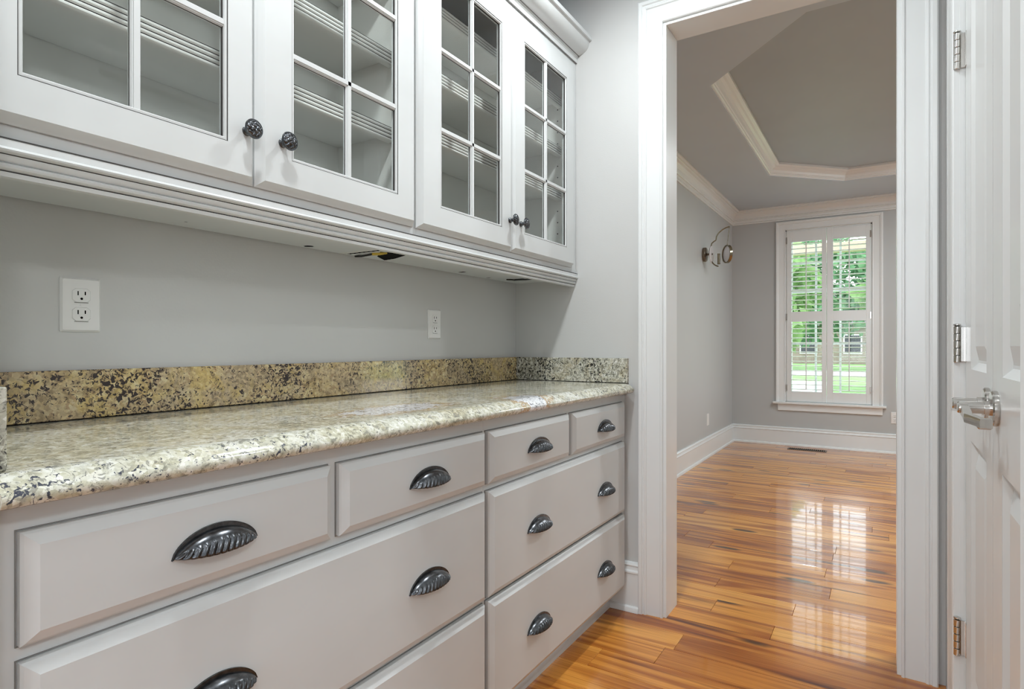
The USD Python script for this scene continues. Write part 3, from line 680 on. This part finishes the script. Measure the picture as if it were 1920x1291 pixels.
base_cabinet(1.2885, 2.3045, 'far white drawer base cabinet beside the doorway casing', [
    (1.2965, 1.770, 0.703, 0.841, [(1.554, 0.759)], 'small top drawer'), (1.793, 2.266, 0.703, 0.841, [(2.052, 0.759)], 'small top drawer next to the end wall'),
    (1.2965, 2.266, 0.404, 0.683, [(1.552, 0.527), (2.054, 0.527)], 'wide middle drawer'), (1.2965, 2.266, 0.103, 0.394, [(1.552, 0.233), (2.052, 0.235)], 'wide bottom drawer')])
obj('shoe_moulding', prism([(0.9565, 0), (0.941, 0), (0.941, 0.012), (0.943, 0.020), (0.948, 0.027), (0.9565, 0.030)], 'x', 0.267, 2.275), 'cabinet_paint', smooth=30, label='worn white shoe moulding along the foot of the base cabinets', cat='moulding')

# ------------------------------------------------------------------ granite
top = [(1.392, 0.8775), (1.392, 0.915), (0.884, 0.915), (0.874, 0.9140), (0.864, 0.9110), (0.856, 0.9065), (0.850, 0.9010), (0.8475, 0.8985), (0.8455, 0.8980), (0.8425, 0.8950), (0.8415, 0.8905), (0.8425, 0.8850), (0.846, 0.8800), (0.852, 0.8775)]
obj('countertop', prism(top, 'x', 0.267, 2.284), 'granite_top', smooth=40, label='polished cream granite countertop with rounded front edge and white quartz patches', cat='countertop')
obj('backsplash', cbox(0.287, 2.2835, 1.3925, WB - .0005, 0.9165, 1.0165, .0015), 'granite_gold', label='long golden brown granite backsplash along the back wall', cat='backsplash')
obj('backsplash', cbox(2.284, XE - .0005, 0.871, 1.412 - .001, 0.9165, 1.0165, .0015), 'granite_grey', label='short grey speckled granite backsplash against the end wall', cat='backsplash')
obj('backsplash', cbox(0.2665, 0.2862, 0.886, 1.411, 0.9160, 1.0165, .0015), 'granite_grey', label='granite side splash at the left edge of the counter', cat='backsplash')
obj('sealant_line', cat([box(0.287, 2.283, 1.3915, 1.3935, 0.9151, 0.9166), box(2.283, 2.285, 0.873, 1.392, 0.9151, 0.9166)]), 'slot_dark', label='dark joint line between countertop and backsplashes', cat='joint')

# ------------------------------------------------------------------ outlets
def outlet(cx, cz, wdt, hgt, plane, at, label, detail=True, blank=False, decora=False):
    """plane 'y': on a wall facing -y at y=at; 'x': on a wall facing -x at x=at"""
    o = thing('wall_outlet' if not blank else 'wall_plate', label, 'outlet' if not blank else 'wall plate', group=None)
    def put(m):            # local: x right, y into the wall (0 = wall face), z up
        v = np.array(m.vertices)
        if plane == 'y': w_ = np.stack([cx + v[:, 0], at + v[:, 1], cz + v[:, 2]], 1)
        else: w_ = np.stack([at + v[:, 1], cx - v[:, 0], cz + v[:, 2]], 1)
        return T(w_, m.faces)
    a, b = wdt / 2, hgt / 2
    obj('plate', put(loft([rrect(-a, a, -b, b, .003, 0), rrect(-a, a, -b, b, .003, -.002), rrect(-a + .004, a - .004, -b + .004, b - .004, .003, -.0060)])), 'outlet_plastic', o)
    if blank: return o
    for s in (1, -1):
        zc = s * 0.0195
        R = [(-.0167, zc - .0085), (-.010, zc - .0143), (.010, zc - .0143), (.0167, zc - .0085), (.0167, zc + .0085), (.010, zc + .0143), (-.010, zc + .0143), (-.0167, zc + .0085)]
        gx = lambda g_, y: [(p * g_, y, zc + (q - zc) * g_) for p, q in R]
        r = obj('receptacle', put(loft([gx(1, -.004), gx(1, -.0068), gx(.95, -.0076)])), 'outlet_plastic', o)
        sl = [box(-.0075, -.0055, -.0079, -.0070, zc + .000, zc + .0085), box(.0055, .0075, -.0079, -.0070, zc + .001, zc + .0080)]
        sl.append(lathe([(0, .0070), (.0024, .0070), (.0024, .0079), (0, .0079)], 12, 'y', (0, 0, zc - .0070), -1))
        obj('slot', put(cat(sl)), 'slot_dark', r)
        obj('edge_line', put(box(-.0125, .0125, -.0072, -.0055, zc - .0155, zc - .0145)), 'soft_glaze', r)
    obj('screw', put(lathe([(0, .005), (.0028, .005), (.0026, .0068), (0, .0068)], 12, 'y', (0, 0, 0), -1)), 'outlet_plastic', o)
    return o
outlet(0.577, 1.1505, 0.074, 0.112, 'y', WB, 'white duplex outlet on the back wall at the far left above the counter')
outlet(1.7255, 1.147, 0.072, 0.109, 'y', WB, 'white duplex outlet on the back wall close to the end wall corner')
outlet(-0.1145, 0.353, 0.070, 0.115, 'x', XF, 'white outlet low on the dining wall right of the window')
outlet(5.90, 0.355, 0.070, 0.114, 'y', WD, 'white blank plate low on the dining room left wall', blank=True)

# ------------------------------------------------------------------ dining room window with sashes
def tr(m, dy): return place(m, t=(0, dy, 0))
def window(name, dy, label):
    wn = thing(name, label, 'window', kind='structure')
    y0, y1, z0, z1 = W1[0], W1[1], W1[2], W1[3]
    cs = [(0, 0), (0, 0.012), (0.004, 0.016), (0.010, 0.012), (0.062, 0.015), (0.066, 0.020), (0.072, 0.021), (0.076, 0.024), (0.088, 0.025), (0.094, 0.020), (0.094, 0)]
    obj('casing', tr(sweep([(y1, z0), (y1, z1), (y0, z1), (y0, z0)], cs, to3=lambda u, v, w_: (XF - w_, u, v), side=-1), dy), 'trim_paint', wn, smooth=25)
    obj('sill', tr(cbox(XF - .050, XF + .06, y0 - .122, y1 + .122, z0 - .022, z0 + .002, .004), dy), 'trim_paint', wn)
    obj('apron', tr(loft([rect(y0 - .090, y1 + .075, z0 - .095, z0 - .0225, XF, 'yz'), rect(y0 - .090, y1 + .075, z0 - .095, z0 - .0225, XF - .014, 'yz'), rect(y0 - .086, y1 + .071, z0 - .091, z0 - .0225, XF - .018, 'yz')]), dy), 'trim_paint', wn)
    obj('jamb', tr(cat([box(XF, XF + .15, y0 - .001, y0 + .012, z0, z1), box(XF, XF + .15, y1 - .012, y1 + .001, z0, z1), box(XF, XF + .15, y0, y1, z1 - .012, z1 + .001), box(XF, XF + .15, y0, y1, z0 - .001, z0 + .006)]), dy), 'trim_paint', wn)
    zm = 1.66
    for k, (a, b, xs) in enumerate(((z0 + .006, zm + .02, XF + .075), (zm - .02, z1 - .012, XF + .110))):
        p, q = y0 + .012, y1 - .012
        s = obj('sash', tr(loft([rect(p, q, a, b, xs, 'yz'), rect(p, q, a, b, xs + .033, 'yz'), rect(p + .045, q - .045, a + (.07 if k == 0 else .04), b - (.04 if k == 0 else .06), xs + .033, 'yz'), rect(p + .045, q - .045, a + (.07 if k == 0 else .04), b - (.04 if k == 0 else .06), xs, 'yz')], loop=True), dy), 'trim_paint', wn)
        lo, hi = a + (.07 if k == 0 else .04), b - (.04 if k == 0 else .06)
        ys = [p + .045 + (q - p - .09) * t / 3 for t in range(4)]
        for yy in ys[1:3]: obj('muntin', tr(box(xs + .006, xs + .028, yy - .010, yy + .010, lo, hi), dy), 'trim_paint', s)
        zz = (lo + hi) / 2
        obj('muntin', tr(box(xs + .007, xs + .027, p + .045, q - .045, zz - .010, zz + .010), dy), 'trim_paint', s)
        for i in range(3):
            for (c, d_) in ((lo, zz), (zz, hi)):
                obj('pane', tr(box(xs + .0165, xs + .0185, ys[i], ys[i + 1], c, d_), dy), 'pane_glass', s)
    return wn
window('window_1', 0.0, 'tall white cased window behind plantation shutters in the dining room')
window('window_2', W2[0] - W1[0], 'added unseen window in the dining far wall for more daylight')  # unseen window, added for its daylight
for n_, (a, b) in enumerate(RW):
    wn = thing('window_%d' % (3 + n_), 'added unseen window lighting the dining room from the right wall', 'window', kind='structure')  # added out of view to let sky light into the room
    obj('frame', loft([rect(a, b, .468, 2.312, ROOM_R - .02), rect(a, b, .468, 2.312, ROOM_R - .09), rect(a + .05, b - .05, .52, 2.262, ROOM_R - .09), rect(a + .05, b - .05, .52, 2.262, ROOM_R - .02)], loop=True), 'trim_paint', wn)
    obj('pane', box(a + .05, b - .05, ROOM_R - .057, ROOM_R - .053, .52, 2.262), 'pane_glass', wn)

def shutter(y0, y1, oy0, oy1, hinge_left, label):
    s = thing('plantation_shutter', label, 'shutter', group=None)
    x0, x1 = XF - .010, XF + .018
    z0, z1 = W1[2] + .008, W1[3] - .014
    zo = [(0.583, 1.327), (1.433, 2.180)]
    for a, b in ((y0, oy0), (oy1, y1)): obj('stile', cbox(x0, x1, a, b, z0, z1, .002), 'trim_paint', s)
    for a, b in ((z0, zo[0][0]), (zo[0][1], zo[1][0]), (zo[1][1], z1)): obj('rail', cbox(x0 + .001, x1 - .001, oy0 - .001, oy1 + .001, a, b, .002), 'trim_paint', s)
    ym = (oy0 + oy1) / 2
    xc = (x0 + x1) / 2
    for a, b in zo:
        n = 15
        for k in range(n):
            zc = a + (b - a) * (k + .5) / n
            el = [(xc + .029 * math.cos(q), zc + .0045 * math.sin(q) - .05 * .029 * math.cos(q)) for q in np.linspace(0, 2 * math.pi, 12, endpoint=False)]
            obj('slat', prism(el, 'y', oy0 + .001, oy1 - .001), 'trim_paint', s, smooth=50)
        obj('tilt_rod', cbox(xc - .045, xc - .034, ym - .005, ym + .005, a + .022, b - .012, .0015), 'trim_paint', s)
    ye = y1 if hinge_left else y0
    for zc in (0.62, 1.38, 2.20): obj('hinge', cbox(x0 - .005, x0 + .001, ye - .006, ye + .006, zc - .035, zc + .035, .001), 'nickel', s)
    return s
shutter(0.487, 0.866, 0.530, 0.820, True, 'left leaf of the white plantation shutters over the window')
shutter(0.092, 0.484, 0.131, 0.426, False, 'right leaf of the white plantation shutters over the window')

# ------------------------------------------------------------------ wall sconce
sc = thing('wall_sconce', 'aged brass wall sconce with curved arms, ring and round white discs', 'wall lamp', (5.745, WD, 1.93))
obj('backplate', lathe([(0, 0), (0.066, 0), (0.066, 0.024), (0.060, 0.030), (0, 0.030)], 28, 'y', (0, 0, 0), -1), 'brushed_bronze', sc, smooth=30)
obj('stem', lathe([(0.010, 0.028), (0.010, 0.058), (0, 0.058)], 12, 'y', (0, 0, 0), -1), 'brushed_bronze', sc, smooth=30)
low = [(0, -0.055 - .0, .03)]
aL = [(0, -0.150 + 0.095 * math.cos(math.radians(a)), 0.010 + 0.130 * math.sin(math.radians(a))) for a in np.linspace(35, -82, 16)]
obj('arm', tube([(0, -0.115, 0.128), (0, -0.092, 0.115), (0, -0.075, 0.10)] + aL, .006, 8), 'brass', sc, smooth=40)
aU = [(0, -0.270 + 0.155 * math.cos(math.radians(a)), 0.130 + 0.115 * math.sin(math.radians(a))) for a in np.linspace(0, 78, 12)]
obj('arm', tube(aU, .006, 8), 'brass', sc, smooth=40)
obj('disc', lathe([(0, 0.072), (0.080, 0.072), (0.082, 0.075), (0.080, 0.078), (0, 0.078)], 32, 'y', (0, 0, -0.005), -1), 'white_shade', sc, smooth=30)
obj('finial', lathe([(0.008, 0.078), (0.009, 0.084), (0, 0.088)], 12, 'y', (0, 0, 0), -1), 'brushed_bronze', sc, smooth=30)
ringm = [(0.084 * math.cos(q), 0.084 * math.sin(q)) for q in np.linspace(0, 2 * math.pi, 37)[:-1]]
rr = []
R50 = trimesh.transformations.rotation_matrix(math.radians(38), (0, 0, 1))
rg = loft([[(u * k, w_, v * k) for u, v in ringm] for k, w_ in ((1.0, -.012), (1.0, .012), (.90, .012), (.90, -.012))], loop=True)
obj('ring', place(rg, R50, (0, -0.215, -0.010)), 'brass', sc, smooth=30)
dk = lathe([(0, -.003), (0.0745, -.003), (0.0745, .003), (0, .003)], 32, 'y')
obj('disc', place(dk, R50, (0, -0.215, -0.010)), 'white_shade', sc, smooth=30)
obj('hanger', tube([(0, -0.235, 0.238), (0, -0.215, 0.074)], .003, 8), 'brass', sc)
obj('candle_tube', lathe([(0.013, -0.100), (0.016, -0.098), (0.013, -0.090), (0.013, 0.000), (0.0, 0.000)], 16, 'z', (0, -0.140, 0)), 'brass', sc, smooth=30)

# ------------------------------------------------------------------ floor vent
v = thing('floor_vent', 'dark bronze floor register set in the boards below the window', 'vent', (6.79, 0.648, 0))
obj('well', box(-.048, .048, -.165, .165, 0.0006, 0.0015), 'slot_dark', v)
obj('frame', loft([rect(-.060, .060, -.180, .180, 0.0006, 'xy'), rect(-.060, .060, -.180, .180, 0.003, 'xy'), rect(-.045, .045, -.162, .162, 0.005, 'xy'), rect(-.045, .045, -.162, .162, 0.0012, 'xy')], loop=True), 'bronze_vent', v)
obj('louvre', cat([box(-.045, .045, y - .004, y + .004, .0015, .0042) for y in np.linspace(-.15, .15, 17)]), 'bronze_vent', v)

# ------------------------------------------------------------------ recessed ceiling lamps: pantry pair, then added kitchen and dining fill
def ceiling_lamp(x, y, watts, label, rad=0.062, z=CZ):
    c = thing('ceiling_lamp', label, 'ceiling light', (x, y, z))
    obj('trim_ring', loft([[(r * math.cos(q), r * math.sin(q), z) for q in np.linspace(0, 2 * math.pi, 32, endpoint=False)] for r, z in ((0.088, -.0005), (0.088, -.004), (0.072, -.008), (0.066, -.003), (0.066, -.0005))], loop=True), 'trim_paint', c, smooth=30)
    obj('lens', lathe([(0, -.0008), (0.066, -.0008), (0.066, -.0022), (0, -.0022)], 32, 'z'), 'lamp_lens', c)
    L = UsdLux.DiskLight.Define(stage, c.GetPath().AppendChild('light'))
    L.CreateRadiusAttr(rad)
    L.CreateIntensityAttr(watts / (math.pi * rad * rad))
    L.CreateColorAttr(Gf.Vec3f(0.93, 0.98, 1.0))
    L.AddTranslateOp().Set(Gf.Vec3d(0, 0, -0.010))
    return c
ceiling_lamp(0.50, 0.63, PANTRY_W, 'recessed ceiling lamp of the pantry over the left half of the counter')
ceiling_lamp(1.66, 0.64, PANTRY_W, 'recessed ceiling lamp of the pantry nearer the doorway')
for k, (x, y, w_) in enumerate(((-0.9, 0.2, 'beside the pantry'), (-0.9, -1.6, 'in the middle of the kitchen'), (-2.3, 0.2, 'in the far left corner of the kitchen'), (-2.3, -1.6, 'in the far right corner of the kitchen'))):
    ceiling_lamp(x, y, KITCHEN_W, 'added unseen fill lamp ' + w_)  # kitchen lamps added out of view as ambient fill
for x, y, w_ in ((3.5, -0.9, 'nearest the doorway'), (4.9, -0.6, 'in the middle of the tray'), (5.5, -0.9, 'nearest the garden wall')):
    ceiling_lamp(x, y, DINING_W, 'added unseen fill lamp in the dining room tray ' + w_, z=CZ + TRAY)  # hidden lamps added to fill the dining room with light

pl = thing('pendant_lamp', 'added unseen globe giving fill light from the kitchen behind the camera', 'fill lamp', (-0.35, -0.80, 1.95))  # unseen globe added as low fill light for the back wall
obj('globe', trimesh.creation.icosphere(3, 0.085), 'lamp_lens', pl, smooth=True)
obj('cord', tube([(0, 0, 0.084), (0, 0, CZ - 1.95)], .004, 8), 'cable_black', pl)
obj('canopy', lathe([(0.0, CZ - 1.95 - .03), (0.055, CZ - 1.95 - .028), (0.06, CZ - 1.95 - .0005), (0, CZ - 1.95 - .0005)], 24, 'z'), 'nickel', pl, smooth=30)
PL = UsdLux.SphereLight.Define(stage, pl.GetPath().AppendChild('light'))
PL.CreateRadiusAttr(0.09)
PL.CreateIntensityAttr(PENDANT_W / (math.pi * 0.09 ** 2))
PL.CreateColorAttr(Gf.Vec3f(0.93, 0.98, 1.0))

# ------------------------------------------------------------------ garden beyond the window
GZ = -0.55
obj('patio', slab(sbox(-30, -30, 7.3, -3.2).union(sbox(-30, -3.2, -3.4, 30)), GZ - .3, GZ), 'concrete', label='paved ground around the kitchen side of the house', cat='patio', kind='structure')
obj('lawn', slab(sbox(7.3, -60, 140, 80), GZ - .3, GZ), 'lawn', label='green front lawn beyond the window', cat='lawn', kind='structure')
obj('driveway', slab(Polygon([(17, 1.6), (30, 1.9), (30, 14), (17, 10)]), GZ, GZ + .04), 'concrete', label='pale concrete driveway beyond the left shutter', cat='driveway', kind='structure')
obj('street', slab(sbox(36, -60, 43, 80), GZ, GZ + .03), 'asphalt', label='street crossing behind the lawn', cat='street', kind='structure')
def foliage(n, c, r, size, seed, shell=0.55):
    q = np.random.default_rng(seed)
    d = q.normal(size=(n, 3)); d /= np.linalg.norm(d, axis=1, keepdims=True)
    rad = (shell + (1 - shell) * q.random(n)) * (0.72 + 0.5 * meshkit.noise(d * 2.3 + seed, seed))
    P = np.array(c) + d * rad[:, None] * np.array(r)
    a = q.normal(size=(n, 3)); a /= np.linalg.norm(a, axis=1, keepdims=True)
    b = np.cross(a, q.normal(size=(n, 3))); b /= np.linalg.norm(b, axis=1, keepdims=True)
    s = size * q.uniform(.6, 1.4, n)[:, None]
    V = np.stack([P - a * s, P - b * s * .5, P + a * s, P + b * s * .5], 1).reshape(-1, 3)
    i = np.arange(n)[:, None] * 4
    F = np.vstack([i + [0, 1, 2], i + [0, 2, 3]])
    return trimesh.Trimesh(V, F, process=False)
def tree(x, y, h, r, m, seed, label, n=2600):
    t = thing('tree', label, 'tree', (x, y, GZ))
    obj('trunk', tube([(0, 0, -.05), (.05, .03, h * .3), (.0, .0, h * .62)], [h * .032, h * .025, h * .012], 8), 'bark', t, smooth=40)
    obj('foliage', foliage(n, (0, 0, h * .62), (r, r, h * .42), .34, seed), m, t, kind='stuff')
tree(25, 4.7, 6.0, 3.0, 'leaf_bright', 1, 'bright green tree reaching in from the left of the lawn')
tree(25, -2.3, 5.7, 3.0, 'leaf_bright', 3, 'bright green tree reaching in from the right of the lawn')
tree(47, 3.2, 9.6, 4.2, 'leaf_mid', 5, 'green tree across the street in the middle of the window view')
tree(47, 12.2, 9.8, 4.2, 'leaf_dark', 6, 'dark green tree across the street at the left')
tree(47, -6.0, 9.2, 4.2, 'leaf_dark', 4, 'dark green tree across the street at the right')
def shrub(x, y, r, h, m, seed, label):
    t = thing('shrub', label, 'shrub', (x, y, GZ))
    obj('stem', tube([(0, 0, -.03), (.02, 0, h * .4), (0, .02, h * .7)], [.03, .025, .01], 6), 'bark', t)
    obj('foliage', foliage(900, (0, 0, h * .55), (r, r, h * .55), .09, seed, .35), m, t, kind='stuff')
shrub(11.6, 0.55, .55, .55, 'leaf_bright', 11, 'low green shrub below the right shutter')
shrub(12.9, 1.15, .50, .50, 'leaf_mid', 12, 'low green shrub behind the nearest one')
shrub(34, 6.5, 1.2, 1.5, 'leaf_mid', 13, 'round shrub by the street')
hs = thing('house', 'dark brick house across the street half hidden by trees', 'house', (62, 8, GZ))
obj('wall', box(0, 8, -15, 15, 0, 3.6), 'brick_wall', hs)
obj('roof', prism([(-.8, 3.5), (4, 7.2), (8.8, 3.5)], 'y', -15.6, 15.6), 'roof_shingle', hs)
for k in range(8):
    y = -13 + k * 3.6
    f_ = obj('window', cbox(-.06, .02, y - .75, y + .75, 0.9, 2.7, .02), 'house_trim', hs)
    obj('pane', box(-.08, -.05, y - .62, y + .62, 1.02, 2.58), 'house_window', f_)

pb = thing('porch_beam', 'tan timber porch beam on two posts outside the window', 'beam')
obj('beam', cbox(9.35, 9.50, -3.6, 6.2, 2.37, 2.50, .006), 'porch_timber', pb)
for y in (-3.5, 6.1): obj('post', cbox(9.36, 9.49, y - .065, y + .065, GZ, 2.37, .006), 'porch_timber', pb)
